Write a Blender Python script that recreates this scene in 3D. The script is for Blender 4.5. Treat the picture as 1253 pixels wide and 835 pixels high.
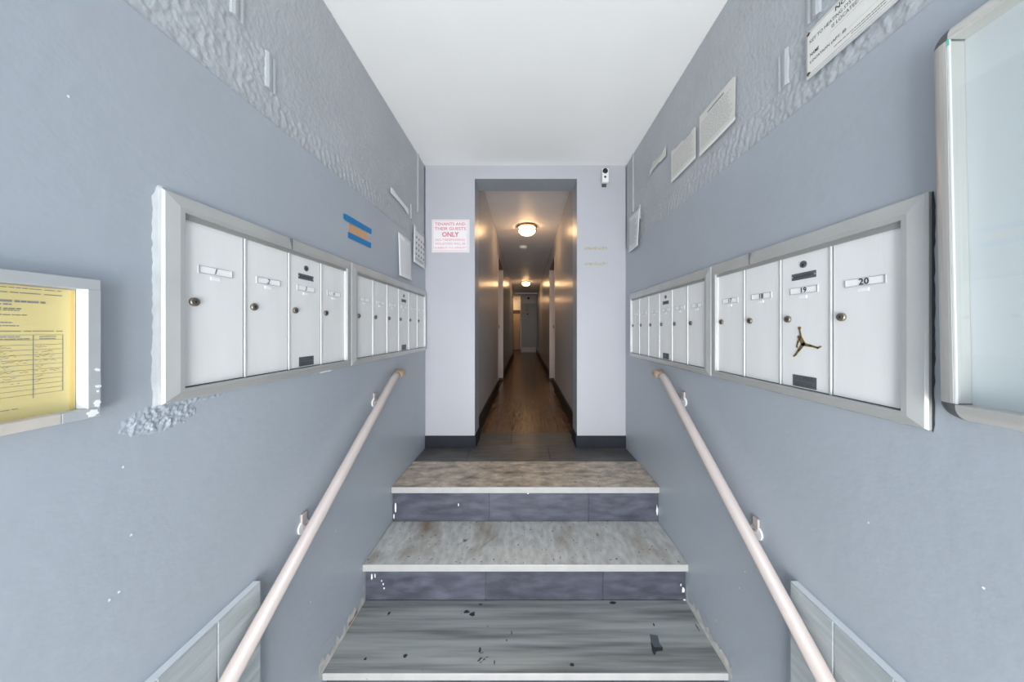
import bpy, bmesh, math, random
from mathutils import Matrix, Vector, noise

for o in list(bpy.data.objects):
    bpy.data.objects.remove(o, do_unlink=True)
scene = bpy.context.scene
COL = scene.collection
random.seed(7)

# ------------------------------------------------------------------ camera, world, light
F = 355.0                  # focal length in pixels of the 1253 px wide frame
VX, VY = 643.0, 404.0      # where the hallway's depth lines meet
H = 0.9386                 # camera height above the landing (landing floor = Z 0)
A = 0.80                   # half width of the entrance hall

cam_d = bpy.data.cameras.new('camera')
cam_d.sensor_fit = 'HORIZONTAL'
cam_d.sensor_width = 36.0
cam_d.lens = F / 1253.0 * 36.0
cam_d.shift_x = -(VX - 626.5) / 1253.0
cam_d.shift_y = -(417.5 - VY) / 1253.0
cam_d.clip_start = 0.02
cam = bpy.data.objects.new('camera', cam_d)
cam.location = (0, 0, H)
cam.rotation_euler = (math.pi / 2, 0, 0)
COL.objects.link(cam)
scene.camera = cam

world = bpy.data.worlds.new('world')
scene.world = world
world.use_nodes = True
world.node_tree.nodes['Background'].inputs[0].default_value = (0.75, 0.87, 1.0, 1)
world.node_tree.nodes['Background'].inputs[1].default_value = 1.0

def area(name, loc, rot, sx, sy, power, col):
    d = bpy.data.lights.new(name, 'AREA')
    d.shape = 'RECTANGLE'; d.size = sx; d.size_y = sy
    d.energy = power; d.color = col
    o = bpy.data.objects.new(name, d)
    o.location = loc; o.rotation_euler = rot
    COL.objects.link(o)
    return o
# daylight and an added upward fill light in the glazed street entrance behind the camera
area('entrance_skylight', (0, -1.72, 0.95), (math.radians(66), 0, 0), 1.4, 1.1, 45, (0.70, 0.85, 1.0))
area('entrance_fill_light', (0, -1.72, 0.0), (math.radians(108), 0, 0), 1.4, 0.9, 97, (1.0, 0.955, 0.905))  # low light tilted up, added to brighten the ceiling

scene.view_settings.view_transform = 'Standard'
scene.view_settings.look = 'None'
scene.view_settings.exposure = 0.0
scene.view_settings.gamma = 1.0
scene.view_settings.use_curve_mapping = False

# ------------------------------------------------------------------ materials
MATS = {}
def mat(name, col, rough=0.5, metal=0.0, var=0.0, vscale=4.0, stretch=(1, 1, 1), bump=0.0, bscale=60.0,
        col2=None, c2scale=3.0, c2lo=0.5, c2hi=0.7, c2stretch=(1, 1, 1), speck=None, speck_scale=40, speck_lo=0.78,
        emit=0.0, ecol=None, spec=0.5, rand=0.0, aniso=0.0):
    m = bpy.data.materials.new(name); m.use_nodes = True
    nt = m.node_tree; N = nt.nodes; L = nt.links
    b = N['Principled BSDF']
    b.inputs['Roughness'].default_value = rough
    b.inputs['Metallic'].default_value = metal
    b.inputs['Specular IOR Level'].default_value = spec
    tc = N.new('ShaderNodeTexCoord')
    def coords(st):
        mp = N.new('ShaderNodeMapping'); mp.inputs['Scale'].default_value = st
        L.new(tc.outputs['Object'], mp.inputs['Vector']); return mp.outputs['Vector']
    def noi(sc, st, det=4):
        n = N.new('ShaderNodeTexNoise'); n.inputs['Scale'].default_value = sc; n.inputs['Detail'].default_value = det
        L.new(coords(st), n.inputs['Vector']); return n.outputs['Fac']
    def mix(fac, a, bcol):
        mx = N.new('ShaderNodeMix'); mx.data_type = 'RGBA'
        if fac is not None: L.new(fac, mx.inputs['Factor'])
        if isinstance(a, tuple): mx.inputs['A'].default_value = (*a, 1)
        else: L.new(a, mx.inputs['A'])
        if isinstance(bcol, tuple): mx.inputs['B'].default_value = (*bcol, 1)
        else: L.new(bcol, mx.inputs['B'])
        return mx.outputs['Result']
    def ramp(f, lo, hi):
        r = N.new('ShaderNodeMapRange'); r.inputs['From Min'].default_value = lo; r.inputs['From Max'].default_value = hi
        L.new(f, r.inputs['Value']); return r.outputs['Result']
    cur = tuple(col)
    if var > 0:
        lo = tuple(max(0, c * (1 - var)) for c in col); hi = tuple(min(1, c * (1 + var)) for c in col)
        cur = mix(ramp(noi(vscale, stretch), 0.3, 0.7), lo, hi)
    if col2 is not None:
        cur = mix(ramp(noi(c2scale, c2stretch, 7), c2lo, c2hi), cur, tuple(col2))
    if speck is not None:
        cur = mix(ramp(noi(speck_scale, (1, 1, 1), 2), speck_lo, speck_lo + 0.03), cur, tuple(speck))
    if rand > 0:
        oi = N.new('ShaderNodeObjectInfo')
        hs = N.new('ShaderNodeHueSaturation')
        r = N.new('ShaderNodeMapRange'); r.inputs['To Min'].default_value = 1 - rand; r.inputs['To Max'].default_value = 1 + rand
        L.new(oi.outputs['Random'], r.inputs['Value']); L.new(r.outputs['Result'], hs.inputs['Value'])
        if isinstance(cur, tuple): hs.inputs['Color'].default_value = (*cur, 1)
        else: L.new(cur, hs.inputs['Color'])
        cur = hs.outputs['Color']
    if isinstance(cur, tuple): b.inputs['Base Color'].default_value = (*cur, 1)
    else: L.new(cur, b.inputs['Base Color'])
    if bump > 0:
        bp = N.new('ShaderNodeBump'); bp.inputs['Strength'].default_value = bump; bp.inputs['Distance'].default_value = 0.004
        L.new(noi(bscale, stretch, 5), bp.inputs['Height']); L.new(bp.outputs['Normal'], b.inputs['Normal'])
    if emit > 0:
        b.inputs['Emission Color'].default_value = (*(ecol or col), 1)
        b.inputs['Emission Strength'].default_value = emit
    MATS[name] = m
    return m

mat('wall_paint', (0.393, 0.426, 0.472), 0.36, var=0.05, vscale=1.6, bump=0.22, bscale=34)
mat('stucco_paint', (0.445, 0.46, 0.485), 0.42, var=0.05, vscale=5, bump=0.35, bscale=120)
mat('back_paint', (0.49, 0.485, 0.525), 0.45, var=0.02, vscale=2, bump=0.10, bscale=24)
mat('ceiling_paint', (0.94, 0.935, 0.93), 0.6, var=0.01)
mat('corridor_paint', (0.50, 0.50, 0.52), 0.25, var=0.04, vscale=2.2, stretch=(6, 6, 0.6), bump=0.22, bscale=9)
mat('corridor_ceiling_paint', (0.82, 0.82, 0.86), 0.5, var=0.02)
mat('slate_tile', (0.066, 0.067, 0.09), 0.38, var=0.25, vscale=7, stretch=(0.7, 2, 4), bump=0.15, bscale=30,
    col2=(0.14, 0.15, 0.19), c2scale=7, c2lo=0.42, c2hi=0.85, c2stretch=(1.2, 1, 3.5), rand=0.12)
mat('baseboard_slate', (0.022, 0.023, 0.032), 0.6, spec=0.25, var=0.12, vscale=8)
mat('baseboard_black', (0.006, 0.006, 0.007), 0.5)
mat('landing_tile', (0.11, 0.105, 0.10), 0.30, var=0.25, vscale=6, stretch=(1, 5, 1), bump=0.1, bscale=40,
    col2=(0.17, 0.16, 0.15), c2scale=4, c2lo=0.48, c2hi=0.75, rand=0.12)
mat('grout', (0.20, 0.19, 0.185), 0.8)
mat('marble_brown', (0.60, 0.49, 0.385), 0.38, var=0.28, vscale=24, stretch=(0.8, 1.5, 1), col2=(0.13, 0.095, 0.07), c2scale=11,
    c2lo=0.45, c2hi=0.80, c2stretch=(0.6, 1.5, 1), bump=0.12, bscale=70, speck=(0.10, 0.08, 0.07), speck_scale=60, speck_lo=0.67)
mat('marble_grey', (0.60, 0.585, 0.555), 0.35, var=0.2, vscale=20, stretch=(1.8, 0.8, 1), col2=(0.30, 0.225, 0.145), c2scale=3.6,
    c2lo=0.50, c2hi=0.74, c2stretch=(1.5, 0.9, 1), bump=0.12, bscale=70, speck=(0.14, 0.12, 0.10), speck_scale=60, speck_lo=0.675)
mat('marble_clean', (0.47, 0.455, 0.445), 0.4, var=0.06, vscale=14, speck=(0.3, 0.27, 0.24), speck_scale=60, speck_lo=0.75)
mat('wood_tile_grey', (0.24, 0.25, 0.24), 0.36, var=0.42, vscale=5, stretch=(0.4, 9, 1), bump=0.12, bscale=40,
    col2=(0.44, 0.45, 0.44), c2scale=3, c2lo=0.45, c2hi=0.68, c2stretch=(0.3, 6, 1), speck=(0.07, 0.07, 0.07), speck_scale=30, speck_lo=0.765)
mat('wainscot_tile', (0.40, 0.43, 0.435), 0.4, var=0.2, vscale=5, stretch=(4, 1.2, 10), bump=0.12, bscale=40,
    col2=(0.33, 0.37, 0.39), c2scale=4, c2lo=0.5, c2hi=0.72, c2stretch=(3, 1, 9), rand=0.05)
mat('white_grout', (0.82, 0.84, 0.86), 0.7)
mat('wood_plank', (0.16, 0.085, 0.043), 0.27, var=0.3, vscale=6, stretch=(9, 0.8, 1), col2=(0.10, 0.06, 0.038), c2scale=5,
    c2lo=0.45, c2hi=0.7, c2stretch=(10, 0.7, 1), bump=0.06, bscale=30, rand=0.14)
mat('subfloor', (0.05, 0.045, 0.04), 0.8)
mat('aluminium', (0.60, 0.60, 0.585), 0.42, metal=0.55, var=0.05, vscale=8)
mat('aluminium_shaded', (0.36, 0.36, 0.345), 0.5, metal=0.3, var=0.05, vscale=8)
mat('aluminium_bright', (0.80, 0.80, 0.79), 0.35, metal=0.5, var=0.04)
mat('box_white', (0.82, 0.81, 0.80), 0.38, var=0.03, vscale=3, stretch=(6, 1, 1))
mat('card_white', (0.95, 0.95, 0.94), 0.5)
mat('lock_metal', (0.27, 0.235, 0.195), 0.36, metal=0.8, var=0.2, vscale=120)
mat('lock_dark', (0.03, 0.03, 0.03), 0.5)
mat('plate_dark', (0.15, 0.155, 0.17), 0.4, metal=0.4, var=0.15, vscale=60)
mat('plate_text', (0.055, 0.06, 0.075), 0.5)
mat('ink', (0.035, 0.035, 0.04), 0.6)
mat('ink_faint', (0.42, 0.42, 0.43), 0.6)
mat('ink_grey', (0.22, 0.22, 0.22), 0.6)
mat('gold_emblem', (0.30, 0.20, 0.085), 0.35, metal=0.6, var=0.2, vscale=90)
mat('rail_paint', (0.47, 0.405, 0.385), 0.38, var=0.04, vscale=9, bump=0.06, bscale=60)
mat('rail_warm_lit', (0.45, 0.31, 0.21), 0.45, var=0.1, vscale=30)  # rail ends tinted tan to imitate warm light on them
mat('white_chip', (0.86, 0.86, 0.86), 0.6, var=0.05, vscale=40)
mat('paint_white', (0.62, 0.635, 0.65), 0.6, var=0.06, vscale=30)
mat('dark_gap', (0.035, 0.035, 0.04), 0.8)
mat('frame_paint', (0.42, 0.435, 0.445), 0.45, var=0.05, vscale=12, speck=(0.8, 0.8, 0.8), speck_scale=26, speck_lo=0.74)
mat('frame_inner_lit', (0.87, 0.88, 0.88), 0.5)  # daylight on the frame's inner face put in as a whiter colour
mat('frame_bare', (0.55, 0.50, 0.45), 0.6, var=0.08, vscale=20)
mat('yellow_paper', (0.66, 0.545, 0.245), 0.6, var=0.03, vscale=6)
mat('yellow_fold', (0.62, 0.44, 0.16), 0.6)
mat('paper_white', (0.80, 0.80, 0.81), 0.6, var=0.02, vscale=5)
mat('paper_cream', (0.72, 0.70, 0.65), 0.6, var=0.04, vscale=10)
mat('paper_edge', (0.86, 0.85, 0.82), 0.6)
mat('sign_cream', (0.80, 0.78, 0.735), 0.45, var=0.02)
mat('sign_frame', (0.62, 0.63, 0.63), 0.4)
mat('rust', (0.10, 0.055, 0.04), 0.7)
mat('sign_white', (0.90, 0.85, 0.86), 0.4)
mat('sign_sleeve', (0.78, 0.76, 0.77), 0.3)
mat('red_print', (0.72, 0.16, 0.22), 0.5)
mat('red_print_light', (0.80, 0.36, 0.42), 0.5)
mat('blue_tape', (0.01, 0.20, 0.47), 0.55, var=0.06, vscale=30)
mat('brown_tape', (0.62, 0.36, 0.20), 0.5, var=0.05, vscale=30)
mat('old_tape', (0.46, 0.43, 0.36), 0.6, var=0.25, vscale=50)
mat('camera_white', (0.86, 0.86, 0.86), 0.35)
mat('black_plastic', (0.012, 0.012, 0.013), 0.25)
mat('case_metal', (0.62, 0.60, 0.57), 0.33, metal=0.55, var=0.04, vscale=4)
mat('case_corner', (0.12, 0.125, 0.13), 0.5, metal=0.3)
mat('case_back', (0.60, 0.615, 0.63), 0.5, var=0.02)
mat('green_glass', (0.15, 0.55, 0.45), 0.15)
mat('lamp_glass', (1.0, 0.85, 0.6), 0.4, emit=30.0, ecol=(1.0, 0.60, 0.29))
mat('lamp_metal', (0.20, 0.15, 0.09), 0.4, metal=0.6)
mat('jamb_paint', (0.72, 0.62, 0.58), 0.45, var=0.03)
mat('door_grey', (0.40, 0.41, 0.42), 0.4, var=0.05)
mat('door_tan', (0.62, 0.45, 0.28), 0.4, var=0.05)
mat('door_brown', (0.12, 0.08, 0.06), 0.45)
mat('header_white', (0.85, 0.84, 0.82), 0.5)
mat('vestibule_floor', (0.45, 0.45, 0.44), 0.45, var=0.12, vscale=4)
mat('scuff_black', (0.03, 0.033, 0.037), 0.6)
mat('patch_grey', (0.10, 0.115, 0.13), 0.5)
mat('red_brick', (0.35, 0.14, 0.09), 0.8)
mat('dirty_caulk', (0.58, 0.56, 0.53), 0.7, var=0.2, vscale=25, bump=0.3, bscale=90)

def glass_mat():
    m = bpy.data.materials.new('clear_glass'); m.use_nodes = True
    nt = m.node_tree; N = nt.nodes; L = nt.links
    N.remove(N['Principled BSDF'])
    tr = N.new('ShaderNodeBsdfTransparent'); tr.inputs[0].default_value = (0.97, 0.985, 0.985, 1)
    gl = N.new('ShaderNodeBsdfGlossy'); gl.inputs['Roughness'].default_value = 0.03
    mx = N.new('ShaderNodeMixShader'); mx.inputs[0].default_value = 0.05
    L.new(tr.outputs[0], mx.inputs[1]); L.new(gl.outputs[0], mx.inputs[2])
    L.new(mx.outputs[0], N['Material Output'].inputs[0])
    MATS['clear_glass'] = m
glass_mat()

# ------------------------------------------------------------------ mesh helpers
class MB:
    def __init__(s): s.v = []; s.f = []; s.m = []
    def face(s, idx, mi=0): s.f.append(tuple(idx)); s.m.append(mi)
    def box(s, x0, x1, y0, y1, z0, z1, mi=0):
        x0, x1 = min(x0, x1), max(x0, x1); y0, y1 = min(y0, y1), max(y0, y1); z0, z1 = min(z0, z1), max(z0, z1)
        b = len(s.v)
        s.v += [(x0, y0, z0), (x1, y0, z0), (x1, y1, z0), (x0, y1, z0), (x0, y0, z1), (x1, y0, z1), (x1, y1, z1), (x0, y1, z1)]
        for q in ((0, 3, 2, 1), (4, 5, 6, 7), (0, 1, 5, 4), (1, 2, 6, 5), (2, 3, 7, 6), (3, 0, 4, 7)):
            s.face([b + i for i in q], mi)
        return s
    def prism(s, poly, z0, z1, mi=0):
        b = len(s.v); n = len(poly)
        s.v += [(p[0], p[1], z0) for p in poly] + [(p[0], p[1], z1) for p in poly]
        s.face([b + i for i in reversed(range(n))], mi); s.face([b + n + i for i in range(n)], mi)
        for i in range(n):
            j = (i + 1) % n; s.face((b + i, b + j, b + n + j, b + n + i), mi)
        return s
    def tube(s, pts, rad, n=14, mi=0, caps=True):
        pts = [Vector(p) for p in pts]; b = len(s.v); k = len(pts)
        up = Vector((0, 0, 1))
        for i, p in enumerate(pts):
            if i == 0: t = pts[1] - pts[0]
            elif i == k - 1: t = pts[-1] - pts[-2]
            else: t = (pts[i + 1] - p).normalized() + (p - pts[i - 1]).normalized()
            t.normalize()
            a = t.cross(up)
            if a.length < 1e-4: a = t.cross(Vector((1, 0, 0)))
            a.normalize(); c = a.cross(t)
            r = rad[i] if isinstance(rad, (list, tuple)) else rad
            for j in range(n):
                an = 2 * math.pi * j / n
                s.v.append(tuple(p + a * (r * math.cos(an)) + c * (r * math.sin(an))))
        for i in range(k - 1):
            for j in range(n):
                j2 = (j + 1) % n
                s.face((b + i * n + j, b + i * n + j2, b + (i + 1) * n + j2, b + (i + 1) * n + j), mi)
        if caps:
            s.face([b + j for j in reversed(range(n))], mi); s.face([b + (k - 1) * n + j for j in range(n)], mi)
        return s
    def lathe(s, prof, n=28, c=(0, 0, 0), mi=0):
        # profile of (radius, height) turned about the local Z axis
        b = len(s.v); k = len(prof)
        for r, z in prof:
            for j in range(n):
                an = 2 * math.pi * j / n
                s.v.append((c[0] + r * math.cos(an), c[1] + r * math.sin(an), c[2] + z))
        for i in range(k - 1):
            for j in range(n):
                j2 = (j + 1) % n
                s.face((b + i * n + j, b + i * n + j2, b + (i + 1) * n + j2, b + (i + 1) * n + j), mi)
        s.face([b + j for j in reversed(range(n))], mi); s.face([b + (k - 1) * n + j for j in range(n)], mi)
        return s
    def mesh(s, name, mats, smooth=False, bevel=0.0, seg=2):
        me = bpy.data.meshes.new(name)
        me.from_pydata(s.v, [], s.f)
        for i, p in enumerate(me.polygons): p.material_index = s.m[i]
        bm = bmesh.new(); bm.from_mesh(me)
        bmesh.ops.recalc_face_normals(bm, faces=bm.faces)
        if bevel > 0:
            es = [e for e in bm.edges if len(e.link_faces) == 2 and e.calc_face_angle(0) > 0.5]
            bmesh.ops.bevel(bm, geom=es, offset=bevel, segments=seg, affect='EDGES', profile=0.5, clamp_overlap=True)
        bm.to_mesh(me); bm.free()
        if smooth:
            for p in me.polygons: p.use_smooth = True
        for m in (mats if isinstance(mats, (list, tuple)) else [mats]): me.materials.append(MATS[m])
        return me
    def build(s, name, mats, parent=None, smooth=False, bevel=0.0, seg=2):
        return link(name, s.mesh(name, mats, smooth, bevel, seg), parent)

def link(name, me, parent=None, mtx=None):
    o = bpy.data.objects.new(name, me); COL.objects.link(o)
    if parent is not None: o.parent = parent
    if mtx is not None: o.matrix_local = mtx
    return o
def tag(o, label=None, cat=None, group=None, kind=None):
    if label: o['label'] = label
    if cat: o['category'] = cat
    if group: o['group'] = group
    if kind: o['kind'] = kind
    return o
def empty(name, mtx):
    o = bpy.data.objects.new(name, None); o.empty_display_size = 0.05; COL.objects.link(o)
    o.matrix_world = mtx
    return o
def struct(name, mb, mats, label=None, bevel=0.0, parent=None):
    o = mb.build(name, mats, parent, bevel=bevel)
    if parent is None: o['kind'] = 'structure'
    if label: o['label'] = label
    return o
def T(x, y, z): return Matrix.Translation((x, y, z))

# wall frames: local x = to the right as one faces the wall, y = up, z = out of the wall
def frame(side, y, h, off=0.0):
    if side == 'L': u, v, w, p = (0, 1, 0), (0, 0, 1), (1, 0, 0), (-A + off, y, H + h)
    elif side == 'R': u, v, w, p = (0, -1, 0), (0, 0, 1), (-1, 0, 0), (A - off, y, H + h)
    else: u, v, w, p = (1, 0, 0), (0, 0, 1), (0, -1, 0), (y, YB - off, H + h)   # 'B': y is the X position
    return Matrix(((u[0], v[0], w[0], p[0]), (u[1], v[1], w[1], p[1]), (u[2], v[2], w[2], p[2]), (0, 0, 0, 1)))
YB = A * F / 122.5         # depth of the wall with the corridor opening

TXT = {}
def text_mesh(s, size, m, align='CENTER', bold=0.0, shear=0.0):
    key = (s, size, m, align, bold, shear)
    if key in TXT: return TXT[key]
    c = bpy.data.curves.new('lettering', 'FONT')
    c.body = s; c.size = size; c.align_x = align; c.align_y = 'CENTER'; c.resolution_u = 2; c.offset = bold; c.shear = shear
    o = bpy.data.objects.new('tmp', c); COL.objects.link(o)
    bpy.context.view_layer.update()
    me = bpy.data.meshes.new_from_object(o.evaluated_get(bpy.context.evaluated_depsgraph_get()))
    bpy.data.objects.remove(o, do_unlink=True); bpy.data.curves.remove(c)
    me.materials.clear(); me.materials.append(MATS[m])
    TXT[key] = me
    return me
def fit_text(s, width, m, align='CENTER', bold=0.0, maxh=None):
    me = text_mesh(s, 0.1, m, align, bold)
    xs = [v.co.x for v in me.vertices]
    k = width / (max(xs) - min(xs))
    return me, k
def letter(parent, s, x, y, width, m, w=0.0012, height=None, align='CENTER', bold=0.0, name='lettering'):
    me, k = fit_text(s, width, m, align, bold)
    ys = [v.co.y for v in me.vertices]; ky = k if height is None else height / (max(ys) - min(ys))
    return link(name, me, parent, T(x, y, w) @ Matrix.Diagonal((k, ky, 1, 1)))
def print_lines(x0, x1, y0, y1, n, thick, rnd, fill=0.8, ragged=0.35, w=0.0010, mb=None, mi=0):
    mb = mb or MB()
    for i in range(n):
        y = y1 + (y0 - y1) * (i + 0.5) / n
        x = x0; end = x1 - rnd.random() * ragged * (x1 - x0)
        while x < end:
            l = (0.03 + 0.07 * rnd.random()) * (x1 - x0)
            xe = min(end, x + l * fill)
            b = len(mb.v)
            mb.v += [(x, y - thick / 2, w), (xe, y - thick / 2, w), (xe, y + thick / 2, w), (x, y + thick / 2, w)]
            mb.face((b, b + 1, b + 2, b + 3), mi)
            x += l
    return mb
def flat_quad(mb, x0, x1, y0, y1, w, mi=0):
    b = len(mb.v); mb.v += [(x0, y0, w), (x1, y0, w), (x1, y1, w), (x0, y1, w)]; mb.face((b, b + 1, b + 2, b + 3), mi); return mb

# ------------------------------------------------------------------ setting: entrance hall shell
YF = -1.60                 # street front behind the camera
S1, S2, S3 = 0.0, -0.2144, -0.4140      # tops of the three treads
ZV = -0.614                # vestibule floor
ZC = H + 1.316             # hall ceiling
ZCC = H + 1.43             # corridor ceiling
SK = {'L': H + 0.660, 'R': H + 0.650}   # top of the smooth lower skim coat

def side_wall(side):
    s = -1 if side == 'L' else 1
    mb = MB()
    prof = [(A, ZV - 0.1), (A, SK[side] - 0.004), (A + 0.004, SK[side]), (A + 0.011, SK[side]), (A + 0.011, ZC + 0.1), (A + 0.12, ZC + 0.1), (A + 0.12, ZV - 0.1)]
    n = len(prof)
    for y in (YF - 0.12, YB + 0.2):
        mb.v += [(s * x, y, z) for x, z in prof]
    for i in range(n):
        j = (i + 1) % n; mb.face((i, j, n + j, n + i))
    mb.face(range(n)); mb.face(range(n, 2 * n))
    nm = 'left' if side == 'L' else 'right'
    w = struct('wall_' + nm, mb, 'wall_paint', 'blue-grey painted %s hallway wall with rough stucco band above' % nm)
    # rough stucco band, really displaced
    g = MB(); y0, y1, z0, z1, st = 0.45, YB - 0.001, SK[side] - 0.002, ZC - 0.001, 0.0036
    ny, nz = int((y1 - y0) / st), int((z1 - z0) / st)
    off = 0.0 if side == 'L' else 31.7
    for i in range(ny + 1):
        y = y0 + (y1 - y0) * i / ny
        for k in range(nz + 1):
            z = z0 + (z1 - z0) * k / nz
            h = z - H
            edge = 0.866 if y < 0.92 else 0.756
            edge += 0.006 * noise.noise((y * 25, off, 3))
            t = min(1, max(0, (edge - h) / 0.012 + 0.5))
            n1 = noise.noise((y * 78 + off, z * 62, 1.3)); n2 = noise.noise((y * 190, z * 160 + off, 7.1)); n3 = noise.noise((y * 17, z * 17, off + 4))
            rough = 0.0024 * n1 + 0.0017 * n2 + 0.0012 * n3
            if 1.0 < y < 1.95: rough = 0.8 * rough + 0.0006 * math.sin((y + 0.35 * (z - H)) * 2 * math.pi / 0.034 + 2 * n3)
            fine = 0.0009 * n1 + 0.0012 * n2
            d = t * (rough + 0.0005) + (1 - t) * (fine - 0.0010)
            d = max(-0.0046, min(0.0046, d))
            g.v.append((s * (A + 0.0055 - d), y, z))
    for i in range(ny):
        for k in range(nz):
            a = i * (nz + 1) + k; g.face((a, a + 1, a + nz + 2, a + nz + 1))
    g.build('stucco_band', 'stucco_paint', w, smooth=True)
    # remnants of the old picture-frame moulding
    def stub(y, h0, h1, wd=0.040):
        m = MB(); prof = []
        flip = 1 if side == 'L' else 1
        q = [(0, 0.0), (0.002, 0.007), (0.008, 0.011), (0.016, 0.010), (0.020, 0.004), (0.026, 0.003), (0.030, 0.006), (0.034, 0.006), (0.036, 0.0)]
        k = wd / 0.036
        for z in (H + h0, H + h1):
            m.v += [(s * (A + 0.0065 - b_ * 0.75), y + a_ * k, z) for a_, b_ in q]
        nq = len(q)
        for i in range(nq - 1): m.face((i, i + 1, nq + i + 1, nq + i))
        m.face(range(nq)); m.face(range(nq, 2 * nq))
        m.build('moulding_stub', 'stucco_paint', w, bevel=0.0)
    stub(0.895 if side == 'L' else 0.885, 0.755, 0.866); stub(0.79, 0.868, 1.02); stub(2.03, 0.78, 0.88, 0.03); stub(2.16, 0.88, 1.315, 0.03)
    return w
wall_left = side_wall('L'); wall_right = side_wall('R')

mb = MB().box(-A - 0.12, A + 0.12, YF - 0.12, YB + 0.2, ZC, ZC + 0.1)
struct('ceiling', mb, 'ceiling_paint', 'plain white flat ceiling over the entrance hall')

OL, OR, OT = -0.405, 0.411, H + 1.208   # corridor opening
mb = MB()
def slab(x0, x1, z0, z1):
    mb.box(x0, x1, YB, YB + 0.2, z0, z1)
slab(-A, OL, -0.3, ZC); slab(OR, A, -0.3, ZC); slab(OL, OR, OT, ZC)
wb = struct('wall_back', mb, ['back_paint', 'wall_paint'], 'pale lavender end wall pierced by the tall corridor opening')
for p in wb.data.polygons:
    if abs(p.normal.y) < 0.5: p.material_index = 1
mb = MB().box(-A - 0.12, A + 0.12, YB + 0.2, YB + 0.30, ZC, ZCC + 0.3)
struct('wall_header', mb, 'corridor_paint')

# vestibule behind the camera: street front with a glazed door
mb = MB()
mb.box(-A - 0.12, A + 0.12, YF - 0.12, YF, ZV + 2.15, ZC + 0.1)
mb.box(-A - 0.12, -0.74, YF - 0.12, YF, ZV, ZV + 2.15); mb.box(0.74, A + 0.12, YF - 0.12, YF, ZV, ZV + 2.15)
struct('wall_front', mb, 'wall_paint')
d1 = tag(empty('door_5', T(0, YF - 0.06, ZV)), kind='structure'); d1['label'] = 'aluminium framed glass street door'
MB().box(-0.74, -0.66, -0.03, 0.03, 0, 2.15).box(0.66, 0.74, -0.03, 0.03, 0, 2.15).box(-0.66, 0.66, -0.03, 0.03, 2.05, 2.15).box(-0.66, 0.66, -0.03, 0.03, 0.0, 0.12).box(-0.03, 0.03, -0.03, 0.03, 0.12, 2.05).build('door_frame', 'aluminium', d1, bevel=0.004)
for x in (-0.345, 0.345):
    MB().box(x - 0.315, x + 0.315, -0.004, 0.004, 0.12, 2.05).build('pane', 'clear_glass', d1)
mb = MB().box(-A - 0.12, A + 0.12, YF - 0.12, 1.175, ZV - 0.1, ZV)
struct('floor_vestibule', mb, 'vestibule_floor')
mb = MB().box(-4, 4, -6, YF - 0.12, ZV - 0.12, ZV - 0.02)
struct('floor_sidewalk', mb, 'vestibule_floor')

# ------------------------------------------------------------------ stairs
st = tag(empty('staircase', T(0, 0, 0)), 'three dirty stone steps with slate tiled risers and white nosings', None, None, 'structure')
Y1, Y2, Y3 = A * F / 164.2, A * F / 199.6, A * F / 249.0
def tread(y0, y1, top, th, ms, nm='tread'):
    m = MB().box(-A, A, y0, y1, top - th, top)
    o = m.build(nm, ms, st, bevel=0.003)
    for p in o.data.polygons:
        if p.normal.y < -0.35: p.material_index = 1
    return o
t1 = tread(Y1, 2.073, S1, 0.036, ['marble_brown', 'marble_clean'])
t2 = tread(Y2, Y1 + 0.020, S2, 0.034, ['marble_grey', 'marble_clean'])
t3 = tread(Y3, Y2 + 0.030, S3, 0.028, ['wood_tile_grey', 'marble_clean'])
def riser(y, z0, z1, joints):
    r = MB().box(-A, A, y + 0.008, y + 0.05, z0, z1).build('riser', 'grout', st)
    xs = [-A] + joints + [A]
    for a, b in zip(xs[:-1], xs[1:]):
        MB().box(a + 0.0012, b - 0.0012, y, y + 0.0085, z0 + 0.001, z1).build('tile', 'slate_tile', r, bevel=0.0012, seg=1)
    return r
def xat(px, y): return (px - VX) * y / F
ry1, ry2, ry3 = Y1 + 0.016, Y2 + 0.028, Y3 + 0.025
r1 = riser(ry1, S2, S1 - 0.036, [xat(598.7, ry1), xat(720, ry1)])
r2 = riser(ry2, S3, S2 - 0.034, [xat(594, ry2), xat(737.7, ry2)])
r3 = riser(ry3, ZV, S3 - 0.028, [-0.25, 0.35])
# solid core under the treads
MB().box(-A, A, Y1 + 0.066, 2.1, S2 - 0.1, S1 - 0.036).box(-A, A, Y2 + 0.078, Y1 + 0.066, S3 - 0.1, S2 - 0.034).box(-A, A, Y3 + 0.075, Y2 + 0.078, ZV, S3 - 0.028).build('core', 'subfloor', st)

def blob(cx, cy, rx, ry, seed, n=14, j=0.45):
    r = random.Random(seed); out = []
    for i in range(n):
        a = 2 * math.pi * i / n; k = 1 - j * r.random()
        out.append((cx + rx * k * math.cos(a), cy + ry * k * math.sin(a)))
    return out
def floor_pt(px, py, h):          # pixel on a level surface at height h (below the camera)
    y = h * F / (py - VY); return ((px - VX) * y / F, y)
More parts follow.
